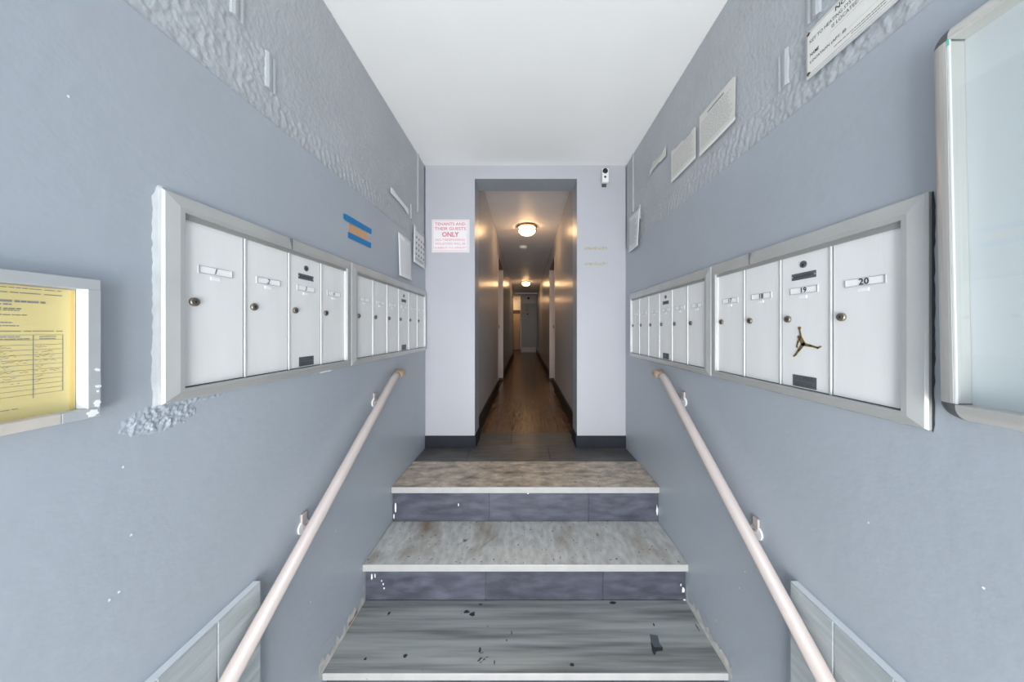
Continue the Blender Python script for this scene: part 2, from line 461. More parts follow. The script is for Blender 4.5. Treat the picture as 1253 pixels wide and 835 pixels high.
# worn marks on the lowest tread
marks = MB(); rr = random.Random(3)
for (px, py, rx, ry, sd) in ((571, 749, .016, .010, 1), (578, 752, .018, .012, 2), (587, 796, .006, .012, 4), (605, 811, .003, .012, 5), (447, 807, .008, .006, 6), (496, 803, .010, .008, 7), (700, 814, .012, .007, 8), (800, 765, .004, .008, 9), (476, 751, .006, .012, 10), (853, 768, .003, .022, 11), (626, 775, .003, .01, 12), (620, 784, .003, .006, 13), (588, 740, .012, .005, 15), (750, 738, .02, .008, 16)):
    x, y = floor_pt(px, py, H - S3)
    marks.prism(blob(x, y, rx, ry, sd), S3 + 0.0002, S3 + 0.0007)
for i in range(9):
    x, y = floor_pt(584 + rr.random() * 12, 800 + rr.random() * 12, H - S3)
    l = 0.006 + 0.008 * rr.random()
    marks.prism([(x, y), (x + l, y + l * 0.35), (x + l, y + l * 0.35 + 0.002), (x, y + 0.002)], S3 + 0.0002, S3 + 0.0007)
marks.build('scuff', 'scuff_black', t3)
def poly_px(pts, h): return [floor_pt(px, py, h) for px, py in pts]
MB().prism(poly_px([(795, 777), (805, 778.5), (807, 788), (811, 793), (811, 796), (803, 797), (802, 802), (799, 800)], H - S3), S3 + 0.0002, S3 + 0.0012).build('torn_patch', 'patch_grey', t3)
MB().prism(poly_px([(796, 786), (801, 793), (811, 793), (811, 797), (803, 798), (801, 803), (798, 798)], H - S3), S3 + 0.0013, S3 + 0.0018).build('torn_patch', 'scuff_black', t3)
m2 = MB()
for (px, py, rx, ry, sd) in ((731, 654, .010, .010, 21), (569, 662, .02, .018, 22), (576, 640, .005, .004, 23), (640, 690, .004, .004, 25), (588, 648, .012, .005, 26), (700, 683, .006, .005, 27), (664, 655, .003, .003, 28), (500, 672, .006, .004, 29)):
    x, y = floor_pt(px, py, H - S2)
    m2.prism(blob(x, y, rx * .7, ry * .7, sd), S2 + 0.0002, S2 + 0.0006)
for (a, b) in (((588, 671), (609, 655)), ((560, 668), (573, 660))):
    (xa, ya), (xb, yb) = floor_pt(*a, H - S2), floor_pt(*b, H - S2)
    m2.prism([(xa, ya), (xb, yb), (xb, yb + 0.003), (xa, ya + 0.005)], S2 + 0.0002, S2 + 0.0006)
m2.build('scuff', 'ink_grey', t2)
# chipped white paint on riser ends
ch = MB(); rr = random.Random(9)
for (px, py, w_, h_) in ((455, 706, 3, 9), (459, 705, 2, 7), (467, 711, 2, 2), (469, 715, 2, 3), (470, 720, 2, 3), (840, 706, 3, 5), (836, 722, 4, 9), (838, 735, 5, 5), (833, 716, 2, 4)):
    x = (px - VX) * ry2 / F; z = H - (py - VY) * ry2 / F
    ch.v; b = blob(x, z, w_ * .5 * ry2 / F, h_ * .5 * ry2 / F, px)
    n0 = len(ch.v); ch.v += [(p[0], ry2 - 0.0006, p[1]) for p in b]; ch.face(range(n0, n0 + len(b)))
ch.build('paint_chip', 'white_chip', r2)
ch = MB()
for (px, py, w_, h_) in ((484, 622, 3, 14), (482, 632, 2, 8), (561, 618, 2, 4), (804, 625, 3, 16), (646, 604, 3, 2)):
    x = (px - VX) * ry1 / F; z = H - (py - VY) * ry1 / F
    b = blob(x, z, w_ * .5 * ry1 / F, h_ * .5 * ry1 / F, px)
    n0 = len(ch.v); ch.v += [(p[0], ry1 - 0.0006, p[1]) for p in b]; ch.face(range(n0, n0 + len(b)))
ch.build('paint_chip', 'white_chip', r1)

# ragged caulk and scraped paint where the steps meet the side walls
def ragged_strip(side, path, wd, seed, name, m, parent, thick=0.0012):
    # path: list of (y, z); strip of width wd above the path lying on the wall
    s = -1 if side == 'L' else 1
    r = random.Random(seed); g = MB(); n = 0
    dense = []
    for (a, b) in zip(path[:-1], path[1:]):
        k = max(2, int(math.dist(a, b) / 0.012))
        for i in range(k): dense.append((a[0] + (b[0] - a[0]) * i / k, a[1] + (b[1] - a[1]) * i / k))
    dense.append(path[-1])
    X = s * (A - thick)
    for y, z in dense:
        g.v += [(X, y, z), (X, y + (r.random() - .5) * 0.006, z + wd * (0.25 + 0.75 * r.random()))]
    for i in range(len(dense) - 1): g.face((2 * i, 2 * i + 1, 2 * i + 3, 2 * i + 2))
    return g.build(name, m, parent)
for sd, w in (('L', wall_left), ('R', wall_right)):
    ragged_strip(sd, [(Y3 - 0.02, S3 + 0.001), (ry2 - 0.01, S3 + 0.001)], 0.062, 5 if sd == 'L' else 6, 'ragged_caulk', 'dirty_caulk', w)
    ragged_strip(sd, [(ry2 - 0.018, S3 + 0.03), (ry2 - 0.018, S2 - 0.04)], 0.03, 12, 'ragged_caulk', 'white_chip', w)
    ragged_strip(sd, [(Y3 - 0.03, S3 - 0.08), (Y3 - 0.03, S3 + 0.01)], 0.02, 15, 'ragged_caulk', 'dirty_caulk', w)
g = ragged_strip('L', [(1.31, S3 + 0.012), (1.375, S3 + 0.012)], 0.022, 44, 'exposed_brick', 'red_brick', wall_left, 0.0024)
for sd, w, lst in (('L', wall_left, [(Y3 + 0.01, S3 + 0.10, 0.09, 0.006), (1.18, S3 + 0.085, 0.06, 0.005), (1.33, S3 + 0.16, 0.004, 0.004), (1.42, S3 + 0.12, 0.006, 0.012)]),
                   ('R', wall_right, [(1.36, S3 + 0.06, 0.10, 0.012), (1.26, S3 + 0.07, 0.05, 0.01), (1.30, S3 + 0.13, 0.006, 0.006), (1.44, S3 + 0.10, 0.012, 0.006)])):
    for i, (y, z, ly, lz) in enumerate(lst):
        s = -1 if sd == 'L' else 1
        b = blob(y, z, ly, lz, 60 + i); c = MB(); c.v = [(s * (A - 0.0010), p[0], p[1]) for p in b]; c.face(range(len(b)))
        c.build('paint_chip', 'stucco_paint', w)
# small white nicks in the paint
for sd, w, pts in (('L', wall_left, [(150, 572), (160, 655), (83, 118), (145, 725), (133, 735), (388, 650), (411, 650), (380, 737)]),
                   ('R', wall_right, [(1063, 640), (905, 720), (815, 517), (1204, 720), (876, 760), (912, 700), (800, 510)])):
    s = -1 if sd == 'L' else 1
    for i, (px, py) in enumerate(pts):
        y = A * F / abs(px - VX); z = H - (py - VY) * y / F
        b = blob(y, z, 0.0024, 0.0032, i); c = MB(); c.v = [(s * (A - 0.0008), p[0], p[1]) for p in b]; c.face(range(len(b)))
        c.build('paint_chip', 'white_chip', w)

# ------------------------------------------------------------------ landing and corridor floors
YS = 2.65                  # seam between landing tiles and corridor boards
YE = 13.5
mb = MB().box(-A, A, 2.073, YS, -0.16, -0.007).box(-0.95, 0.95, YS, YE, -0.16, -0.007)
floor = struct('floor', mb, 'subfloor', 'dark tiled landing running into brown plank corridor floor')
yrows = [2.075, YB - 0.0, YS]
rows = [(2.075, 2.365), (2.365, YS)]
for i, (a, b) in enumerate(rows):
    x0, x1 = (-A, A)
    if i == 1: x0, x1 = OL + 0.0, OR
    xs = [-A, -0.43, 0.18, A] if i == 0 else [x0, -0.12, x1]
    for c, d in zip(xs[:-1], xs[1:]):
        MB().box(c + 0.001, d - 0.001, a + 0.001, b - 0.001, -0.007, 0.0).build('tile', 'landing_tile', floor, bevel=0.001, seg=1)
CL, CR = -0.425, 0.455
pw = (CR - CL) / 6.0
for i in range(6):
    y = YS; first = True
    while y < 10.4:
        l = 1.22 if not first else [0.5, 1.1, 0.25, 0.8, 0.4, 1.0][i]
        first = False
        e = min(y + l, 10.4)
        MB().box(CL + i * pw + 0.0008, CL + (i + 1) * pw - 0.0008, y + 0.0008, e - 0.0008, -0.007, 0.0).build('plank', 'wood_plank', floor, bevel=0.0008, seg=1)
        y = e
MB().box(-0.95, 0.95, 10.4, YE, -0.007, 0.0).build('far_boards', 'wood_plank', floor)

# ------------------------------------------------------------------ corridor shell
Y0 = YB + 0.2
DN, DF, DH = 4.51, 5.49, H + 1.16         # doorway near edge, far edge, head
def corridor_wall(side):
    s, c = (-1, -CL) if side == 'left' else (1, CR)
    y_end = 10.1 if side == 'left' else 11.97
    mb = MB()
    def b(y0, y1, z0, z1, t=0.16): mb.box(s * c, s * (c + t), y0, y1, z0, z1)
    b(Y0, DN, -0.1, ZCC + 0.05); b(DF, y_end, -0.1, ZCC + 0.05); b(DN, DF, DH, ZCC + 0.05)
    w = struct('wall_corridor_' + side, mb, 'corridor_paint', 'glossy grey %s wall of the narrow corridor' % side)
    tb = MB()
    tb.box(s * c, s * (c - 0.011), Y0, DN, 0, 0.155); tb.box(s * c, s * (c - 0.011), DF, y_end, 0, 0.155)
    struct('baseboard_corridor_' + side, tb, 'baseboard_black', 'tall black baseboard along the %s corridor wall' % side)
    # recessed flat door
    n = 3 if side == 'left' else 4
    d = tag(empty('door_%d' % n, T(s * c, 0, 0)), 'pale pink framed doorway recessed in the %s corridor wall' % side, None, None, 'structure')
    MB().box(s * -0.004, s * 0.15, DF - 0.035, DF, 0.035, DH).build('jamb', 'jamb_paint', d, bevel=0.003)
    MB().box(s * -0.004, s * 0.15, DF - 0.036, DF, 0.0, 0.035).build('plinth', 'door_brown', d)
    MB().box(s * -0.004, s * 0.15, DN, DN + 0.035, 0.0, DH).build('jamb', 'jamb_paint', d, bevel=0.003)
    MB().box(s * -0.004, s * 0.15, DN + 0.035, DF - 0.035, DH - 0.035, DH).build('head', 'door_brown', d)
    lf = MB().box(s * 0.10, s * 0.145, DN + 0.037, DF - 0.037, 0.004, DH - 0.037).build('door_leaf', 'door_brown', d)
    MB().lathe([(0.0001, -0.03), (0.012, -0.03), (0.012, 0.0), (0.027, 0.012), (0.024, 0.035), (0.0001, 0.04)], 16).build('knob', 'lock_metal', lf, smooth=True).matrix_local = T(s * 0.095, DF - 0.12, 1.0) @ Matrix.Rotation(-s * math.pi / 2, 4, 'Y')
    return w
corridor_wall('left'); corridor_wall('right')
mb = MB().box(-1.05, 1.05, Y0 + 0.1, YE + 0.1, ZCC, ZCC + 0.1)
struct('ceiling_corridor', mb, 'corridor_ceiling_paint')
mb = MB().box(-0.95, -0.85, 10.1, YE + 0.1, -0.1, ZCC)
mb.box(-0.85, CL - 0.16, 10.1, 10.2, -0.1, ZCC)
struct('wall_alcove', mb, 'corridor_paint')
mb = MB().box(-0.20, CR + 0.2, 11.97, 12.1, -0.1, ZCC).box(-0.20, -0.12, 12.1, YE, -0.1, ZCC)
struct('wall_corridor_end', mb, 'corridor_paint', 'grey wall closing the far end of the corridor')
mb = MB().box(-0.85, -0.20, YE, YE + 0.1, -0.1, ZCC)
struct('wall_alcove_end', mb, 'header_white')
struct('trim_1', MB().box(CL, CR, 11.15, 11.25, ZCC - 0.045, ZCC), 'header_white', 'white strip across the ceiling at the far end of the corridor')
d = tag(empty('door_1', T(0, 11.97, 0)), 'grey flush door with pale kick plate at the corridor end', None, None, 'structure')
lf = MB().box(-0.17, 0.44, -0.03, -0.001, 0.004, 2.02).build('door_leaf', 'door_grey', d, bevel=0.003)
MB().box(-0.16, 0.43, -0.034, -0.0305, 0.02, 0.23).build('kick_plate', 'header_white', lf)
MB().box(-0.20, -0.17, -0.04, -0.001, 0, 2.05).box(-0.17, 0.44, -0.04, -0.001, 2.022, 2.06).build('door_frame', 'corridor_paint', d)
d = tag(empty('door_2', T(0, YE, 0)), 'warm lit tan door beyond the corridor end', None, None, 'structure')
lf = MB().box(-0.82, -0.24, -0.04, -0.001, 0.03, 1.68).build('door_leaf', 'door_tan', d, bevel=0.003)
MB().box(-0.82, -0.24, -0.05, -0.001, 1.70, 1.86).build('head', 'door_brown', d)
MB().box(-0.82, -0.24, -0.05, -0.001, 0.0, 0.028).build('sill', 'door_brown', d)
MB().box(-0.54, -0.51, -0.055, -0.041, 1.38, 1.43).build('pale_plate', 'header_white', lf)  # small pale spot on the door leaf

# baseboards of the end wall
mb = MB().box(-A, OL - 0.0, YB - 0.010, YB, 0, 0.094).box(OL, OL + 0.010, YB - 0.010, Y0, 0, 0.094)
struct('baseboard_left', mb, 'baseboard_slate', 'dark slate baseboard left of the corridor opening', bevel=0.001)
mb = MB().box(OR, A, YB - 0.010, YB, 0, 0.094).box(OR - 0.010, OR, YB - 0.010, Y0, 0, 0.094)
struct('baseboard_right', mb, 'baseboard_slate', 'dark slate baseboard right of the corridor opening', bevel=0.001)

# ------------------------------------------------------------------ wainscot tiles in the lower vestibule
WT = H - 0.739
for side, nm in (('L', 'left'), ('R', 'right')):
    s = -1 if side == 'L' else 1
    ye = 0.852
    bk = MB().box(s * A, s * (A - 0.0195), YF + 0.02, ye + 0.0015, ZV + 0.002, WT)
    w = struct('trim_%d' % (2 if side == 'L' else 3), bk, 'white_grout', 'grey streaked tile wainscot low on the %s wall' % nm)
    cells = int((ye - YF - 0.02) / 0.121)
    for i in range(cells):
        for z0, z1 in ((WT - 0.40, WT), (ZV + 0.003, WT - 0.402)):
            y1 = ye - i * 0.121; y0 = y1 - 0.118
            MB().box(s * (A - 0.0195), s * (A - 0.0225), y0, y1, z0, z1).build('tile', 'wainscot_tile', w, bevel=0.0015, seg=1)

# ------------------------------------------------------------------ mailboxes
def mitred(parent, W, Ht, tl, tr, tt, tb, m, name='frame'):
    # four mitred frame members, profile given as (fraction of width, projection)
    prof = [(0, 0.0005), (0, 0.007), (0.10, 0.011), (0.74, 0.017), (1.0, 0.017), (1.0, 0.0005)]
    def corner(cx, cy, f):
        x = tl * f if cx == 0 else W - tr * f
        y = tb * f if cy == 0 else Ht - tt * f
        return x, y
    for a, b, nm in (((0, 0), (1, 0), 'frame_rail'), ((1, 0), (1, 1), 'frame_stile'), ((1, 1), (0, 1), 'frame_rail'), ((0, 1), (0, 0), 'frame_stile')):
        g = MB(); n = len(prof)
        for c in (a, b):
            for f, w in prof:
                x, y = corner(c[0], c[1], f); g.v.append((x, y, w))
        for i in range(n - 1): g.face((i, i + 1, n + i + 1, n + i))
        g.face((n - 1, 0, n, 2 * n - 1))
        g.face(range(n)); g.face(range(n, 2 * n))
        g.build(nm, m, parent)

lock_me = MB().lathe([(0.0001, 0), (0.0105, 0), (0.0105, 0.004), (0.0090, 0.006), (0.0001, 0.0062)], 20).box(-0.0012, 0.0012, -0.0042, 0.0042, 0.0062, 0.0066, 1).box(-0.0035, 0.0035, -0.0010, 0.0010, 0.0062, 0.0065, 1).mesh('lock', ['lock_metal', 'lock_dark'])
key_me = MB().lathe([(0.0001, 0), (0.0100, 0), (0.0100, 0.002), (0.0001, 0.0024)], 20).box(-0.003, 0.003, -0.006, 0.002, 0.0024, 0.0030, 1).mesh('master_lock', ['plate_dark', 'lock_dark'])
card_me = MB().box(-0.041, 0.041, -0.0095, 0.0095, 0, 0.0006).box(-0.041, -0.0385, -0.0095, 0.0095, 0.0006, 0.0022, 1).box(0.0385, 0.041, -0.0095, 0.0095, 0.0006, 0.0022, 1).box(-0.0385, 0.0385, -0.0095, -0.0080, 0.0006, 0.0018, 1).box(-0.0385, 0.0385, 0.0085, 0.0095, 0.0006, 0.0014, 1).mesh('name_card', ['card_white', 'aluminium'])
slip_me = MB().box(-0.011, 0.011, -0.004, 0.004, 0, 0.0012).mesh('small_slip', ['card_white'])
plate_me = MB().box(-0.036, 0.036, -0.0095, 0.0095, 0, 0.0010).box(-0.0345, -0.0325, -0.002, 0.002, 0.0010, 0.0014, 1).box(0.0325, 0.0345, -0.002, 0.002, 0.0010, 0.0014, 1).mesh('dark_plate', ['plate_dark', 'aluminium_bright'])
pl = MB(); print_lines(-0.029, 0.029, -0.005, 0.005, 1, 0.006, random.Random(2), 0.6, 0.0, 0.0013, pl)
plate_txt = pl.mesh('plate_print', ['plate_text'])
mail_me = MB().box(-0.035, 0.035, -0.0165, 0.0165, 0, 0.0010).mesh('mail_plate', ['plate_dark'])
ml = MB(); print_lines(-0.028, 0.028, -0.013, -0.002, 2, 0.0028, random.Random(5), 0.7, 0.1, 0.0013, ml)
mail_txt = ml.mesh('plate_print', ['plate_text'])

def bank(side, y_left, h0, pitch, n, mL, mR, mT, mB_, door_h, numbers, master, label, faint=False, emblem=False, cap_joint=None):
    W = mL + n * pitch + mR; Ht = mB_ + door_h + mT
    root = empty('mailbox_bank', frame(side, y_left, h0))
    tag(root, label, 'mailbox', 'banks of apartment mailboxes')
    MB().box(0.004, W - 0.004, 0.004, Ht - 0.004, 0.0003, 0.0016).build('back_plate', 'dark_gap', root)
    mitred(root, W, Ht, mL, mR, mT, mB_, 'aluminium')
    # inner stop under the top rail, coloured darker for the recess shadow
    MB().box(mL, W - mR, mB_ + door_h - 0.012, mB_ + door_h, 0.0016, 0.0105).build('stop_bar', 'aluminium_shaded', root)
    if cap_joint:
        MB().box(cap_joint - 0.0015, cap_joint + 0.0015, Ht - mT, Ht - 0.003, 0.006, 0.0185).build('rail_joint', 'plate_dark', root)
    dw = pitch - 0.0104
    dme = MB().box(0, dw, 0, door_h - 0.013, 0, 0.0042).mesh('door', ['box_white'], bevel=0.0008, seg=1)
    sme = MB().box(-0.0026, 0.0026, 0, door_h - 0.011, 0, 0.0075).mesh('divider', ['aluminium_bright'], bevel=0.0012)
    for i in range(n + 1):
        link('divider', sme, root, T(mL + (0.0026 if i == 0 else (n * pitch - 0.0026 if i == n else i * pitch)), mB_ + 0.001, 0.0016))
    for i in range(n):
        d = link('door', dme, root, T(mL + i * pitch + 0.0052, mB_ + 0.0025, 0.0018))
        cx = dw / 2; zt = 0.0042
        link('lock', lock_me, d, T(0.021, 0.200, zt) @ Matrix.Rotation(random.uniform(-0.3, 0.3), 4, 'Z'))
        link('name_card', card_me, d, T(cx, 0.281, zt))
        link('small_slip', slip_me, d, T(cx - 0.002, 0.2625, zt))
        s = str(numbers[i])
        nm = text_mesh(s, 0.021, 'ink_faint' if faint else 'ink', 'CENTER', 0.0004 if side == 'R' else 0.0, 0.0 if side == 'R' else 0.25)
        link('number', nm, d, T(cx - (0.003 if side == 'L' else 0), 0.281, zt + 0.0019))
        if i == master:
            link('master_lock', key_me, d, T(cx, 0.355, zt))
            p = link('dark_plate', plate_me, d, T(cx, 0.3225, zt)); link('plate_print', plate_txt, d, T(cx, 0.3225, zt))
            link('mail_plate', mail_me, d, T(cx + 0.002, 0.020, zt)); link('plate_print', mail_txt, d, T(cx + 0.002, 0.020, zt))
            me, k = fit_text('U.S. MAIL', 0.058, 'plate_text')
            link('lettering', me, d, T(cx + 0.002, 0.029, zt + 0.0013) @ Matrix.Diagonal((k, k * 1.1, 1, 1)))
            if emblem:
                g = MB(); E = 0.00054
                def limb(p, q, r0, r1):
                    p = Vector(p); q = Vector(q); t = (q - p).normalized(); nn = Vector((-t.y, t.x))
                    poly = []
                    for c_, r_, a0 in ((p, r0, math.pi / 2), (q, r1, -math.pi / 2)):
                        for k_ in range(7):
                            an = a0 + math.pi * k_ / 6
                            poly.append(c_ + (t * math.cos(an) + nn * math.sin(an)) * r_)
                    g.prism([(v.x * E, v.y * E) for v in poly], 0, 0.0016)
                limb((-17, 78), (-17, 77.9), 8.5, 8.5)            # ball
                limb((-16, 70), (-9, 30), 3.2, 5)                 # raised arm
                limb((-22, 28), (-20, 33), 6, 6)                  # head
                limb((-10, 22), (4, -6), 10, 12)                  # torso
                limb((-17, 18), (-26, 2), 5, 4); limb((-26, 2), (-32, -22), 4, 2.6); limb((-32, -22), (-30, -26), 3.5, 3)
                limb((6, -8), (44, -14), 9, 6); limb((44, -14), (82, -22), 5.5, 4); limb((80, -24), (95, -15), 4.5, 3)
                limb((2, -10), (-20, -40), 9, 6.5); limb((-20, -40), (-40, -68), 6, 4); limb((-38, -67), (-50, -76), 4.5, 3)
                e = g.build('emblem', 'gold_emblem', d)
                e.matrix_local = T(0.0665, 0.131, zt + 0.0002); e['label'] = 'gold leaping figure emblem with ball'
    return root, W, Ht

# left wall: near bank 1-4, far bank 5-10
LB, LD, LT = -0.160, 0.403, 0.310 
b1, W1, Ht1 = bank('L', 0.632, -0.163, 0.1525, 4, 0.036, 0.037, 0.040, 0.028, 0.405, [1, 2, 3, 4], 2, 'four-door white mailbox bank numbered 1 to 4 beside the yellow notice frame', cap_joint=0.34)
b2, W2, Ht2 = bank('L', 0.632 + W1 + 0.0005, -0.163, 0.1540, 6, 0.037, 0.022, 0.040, 0.028, 0.405, [5, 6, 7, 8, 9, 10], 3, 'six-door white mailbox bank numbered 5 to 10 under the blank white sheet', faint=True)
# right wall (seen from the hall the far bank comes first)
b3, W3, Ht3 = bank('R', 2.199, -0.197, 0.1497, 6, 0.033, 0.034, 0.043, 0.027, 0.399, [11, 12, 13, 14, 15, 16], 3, 'six-door white mailbox bank numbered 11 to 16 under the loose printed sheet', faint=True)
yR = 2.199 - W3 - 0.0005
b4, W4, Ht4 = bank('R', yR, -0.197, 0.1485, 4, 0.034, 0.035, 0.043, 0.027, 0.399, [17, 18, 19, 20], 2, 'four-door white mailbox bank numbered 17 to 20 with gold leaping figure emblem', emblem=True, cap_joint=0.185 + 0.034)

# shade beside bank 17-20 painted as dark strip; thin cracks along the frames
def ragged_gap(side, parent, y0, z0, y1, z1, wd, seed, m='dark_gap', thick=0.0010, name='gap_shade'):
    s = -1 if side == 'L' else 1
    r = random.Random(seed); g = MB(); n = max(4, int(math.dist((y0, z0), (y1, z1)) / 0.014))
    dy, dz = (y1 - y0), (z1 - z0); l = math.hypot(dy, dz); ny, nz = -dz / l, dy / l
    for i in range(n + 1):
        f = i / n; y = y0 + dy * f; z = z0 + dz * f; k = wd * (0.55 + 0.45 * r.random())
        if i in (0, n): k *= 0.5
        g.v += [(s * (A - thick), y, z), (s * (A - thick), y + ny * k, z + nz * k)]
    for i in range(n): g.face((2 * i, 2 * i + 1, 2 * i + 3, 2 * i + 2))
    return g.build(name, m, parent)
ye4 = yR - W4
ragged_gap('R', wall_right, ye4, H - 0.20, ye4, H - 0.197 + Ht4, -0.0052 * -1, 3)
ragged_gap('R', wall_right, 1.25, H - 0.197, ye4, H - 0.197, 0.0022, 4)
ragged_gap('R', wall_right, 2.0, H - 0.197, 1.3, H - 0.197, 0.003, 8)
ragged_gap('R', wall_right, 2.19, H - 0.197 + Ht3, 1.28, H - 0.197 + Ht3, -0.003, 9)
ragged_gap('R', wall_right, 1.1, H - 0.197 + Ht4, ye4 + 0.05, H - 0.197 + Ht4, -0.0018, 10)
# white paint and lumpy plaster round the near end of bank 1-4
def lump_patch(y0, y1, h0, h1, mask, amp, sc, m, name, step=0.004, base=-0.0012):
    g = MB(); ny = int((y1 - y0) / step); nz = int((h1 - h0) / step)
    for i in range(ny + 1):
        for k in range(nz + 1):
            y = y0 + (y1 - y0) * i / ny; h = h0 + (h1 - h0) * k / nz
            ms = mask((y - y0) / (y1 - y0), (h - h0) / (h1 - h0)) + 0.25 * noise.noise((y * 70, h * 70, 5))
            ms = max(0, min(1, ms))
            d = base + ms * (0.0018 + amp * (0.5 + 0.9 * noise.noise((y * sc, h * sc, 2.2)) + 0.4 * noise.noise((y * sc * 2.3, h * sc * 2.3, 8))))
            if i in (0, ny) or k in (0, nz): d = base
            g.v.append((-A + d, y, H + h))
    for i in range(ny):
        for k in range(nz):
            a = i * (nz + 1) + k; g.face((a, a + nz + 1, a + nz + 2, a + 1))
    return g.build(name, m, wall_left, smooth=False)
lump_patch(0.608, 0.642, -0.172, 0.318, lambda u, v: 0.62 + (u - 0.45) * 3.0 - 1.6 * max(0, v - 0.94) * 10, -0.0007, 40, 'paint_white', 'paint_edge', 0.0030, -0.0006)
def pm(u, v):
    a = 1.2 - 1.3 * ((u - 0.33) / 0.36) ** 2 - 1.2 * ((v - 0.50) / 0.42) ** 2
    b = 0.8 - 2.2 * ((v - 0.80) / 0.2) ** 2 - 0.6 * ((u - 0.6) / 0.4) ** 2
    return max(a, b)
lump_patch(0.56, 0.80, -0.235, -0.150, pm, 0.0034, 130, 'wall_paint', 'rough_plaster', 0.0026)
lump_patch(1.10, 1.22, -0.172, -0.158, lambda u, v: 0.7 - abs(u - 0.5), 0.002, 80, 'white_chip', 'paint_edge', 0.004)
lump_patch(1.00, 1.20, 0.37, 0.40, lambda u, v: 0.45 - 1.2 * abs(v - 0.5), 0.0012, 90, 'old_tape', 'paint_edge', 0.004)

# ------------------------------------------------------------------ handrails
def handrail(side, top, low, brk, label):
    s = -1 if side == 'L' else 1
    root = tag(empty('handrail', T(s * A, top[0], H + top[1])), label, 'handrail', 'pink-white tube handrails')
    inv = root.matrix_world.inverted()
    R = 0.0205; X = s * 0.74
    def P(y, h, x=X): return inv @ Vector((x, y, H + h))
    dy, dh = low[0] - top[0], low[1] - top[1]
    k = 1.14
    low2 = (top[0] + dy * k, top[1] + dh * k)
    bend = [P(low2[0], low2[1]), P(top[0] + dy * 0.06, top[1] + dh * 0.06), P(top[0] + dy * 0.02, top[1] + dh * 0.02 + 0.001), P(top[0] + 0.012, top[1] + 0.0035), P(top[0] + 0.03, top[1] + 0.006)]
    MB().tube(bend, R, 20).build('rail', 'rail_paint', root, smooth=True)
    MB().tube([P(top[0] + 0.03, top[1] + 0.006), P(top[0] + 0.11, top[1] + 0.006, X + s * 0.004), P(top[0] + 0.135, top[1] + 0.006, X + s * 0.012), P(top[0] + 0.15, top[1] + 0.006, X + s * 0.035), P(top[0] + 0.152, top[1] + 0.006, s * (A - 0.001))], [R * 0.98] * 5, 16).build('end_return', 'rail_warm_lit', root, smooth=True)
    for (y, h) in brk:
        f = (y - top[0]) / dy; rh = top[1] + dh * f
        b = MB().tube([P(y, rh - R * 0.7), P(y, rh - 0.035, s * 0.757), P(y, rh - 0.040, s * (A - 0.004))], 0.0075, 10)
        b.build('bracket', 'rail_paint', root, smooth=True)
        q = MB().tube([P(y, rh - 0.040, s * (A - 0.006)), P(y, rh - 0.040, s * (A - 0.0005))], 0.024, 18)
        q.build('wall_plate', 'white_chip', root)
        a = P(y, rh - 0.008, s * (A - 0.005)); c = MB()
        c.box(a.x - 0.004, a.x + 0.004, a.y - 0.012, a.y + 0.012, a.z - 0.02, a.z + 0.018)
        c.build('strap', 'rail_paint', root, bevel=0.002)
    return root
handrail('L', (1.642, -0.268), (0.7217, -0.876), [(1.04, 0), (1.53, 0)], 'pink-white tube handrail sloping below the mailboxes and blue tape strips')
handrail('R', (1.547, -0.257), (0.7237, -0.859), [(1.00, 0), (1.46, 0)], 'pink-white tube handrail sloping below the mailboxes with the gold emblem')

# ------------------------------------------------------------------ framed yellow notice, left wall
fw = 0.30
root = tag(empty('notice_frame', frame('L', 0.530 - fw, -0.157)), 'chipped grey shadow-box frame holding the yellow form', 'frame')
Hn = 0.248; dp = 0.025; sw = 0.016
def prism_yz(poly, x0, x1, mats, name, mi_in=None):
    pass
MB().box(0, fw, 0.0, Hn, 0.0005, 0.003).build('back_panel', 'frame_paint', root)
MB().box(0, fw, Hn - 0.019, Hn, 0.003, dp).build('frame_rail', 'frame_paint', root, bevel=0.0012)
MB().box(0, fw - 0.045, 0, 0.017, 0.003, dp).build('frame_rail', 'frame_bare', root, bevel=0.0012)
MB().box(fw - 0.045, fw - 0.0, 0, 0.017, 0.003, dp).build('frame_rail', 'frame_paint', root, bevel=0.0012)
sr = MB().box(fw - sw, fw, 0.017, Hn - 0.019, 0.003, dp).build('frame_stile', ['frame_paint', 'frame_inner_lit'], root, bevel=0.0008)
for p in sr.data.polygons:
    if p.normal.x < -0.8: p.material_index = 1
MB().box(0, sw, 0.017, Hn - 0.019, 0.003, dp).build('frame_stile', 'frame_paint', root, bevel=0.0012)
for i, (x, y, rx, ry) in enumerate(((fw - 0.005, 0.085, .004, .004), (fw - 0.004, 0.055, .005, .003), (fw - 0.005, 0.025, .005, .009), (fw - 0.010, 0.008, .009, .007), (fw - 0.004, 0.046, .002, .003))):
    MB().prism(blob(x, y, rx, ry, 80 + i), dp + 0.0001, dp + 0.0006).build('paint_chip', 'white_chip', root)

pp = tag(empty('paper_form', frame('L', 0.530 - fw + sw + 0.001, -0.157 + 0.017)), 'yellow printed form with handwritten entries inside the grey frame', 'paper')
pwid = fw - 2 * sw - 0.002; ph = Hn - 0.038
MB().box(0, pwid, 0, ph, 0.0032, 0.0042).build('sheet', 'yellow_paper', pp)
MB().box(pwid - 0.0065, pwid - 0.0025, 0.001, ph - 0.001, 0.0042, 0.0050).build('fold', 'yellow_fold', pp)
g = MB(); r = random.Random(4); w = 0.0046
x1 = 0.2517; x0 = 0.01
print_lines(0.10, x1, ph - 0.006, ph - 0.002, 1, 0.0012, r, 0.8, 0.05, w, g)
print_lines(x0, x1, ph - 0.014, ph - 0.009, 1, 0.0014, r, 0.85, 0.0, w, g)
print_lines(0.06, x1 - 0.018, ph - 0.030, ph - 0.020, 1, 0.0032, r, 0.85, 0.0, w, g)
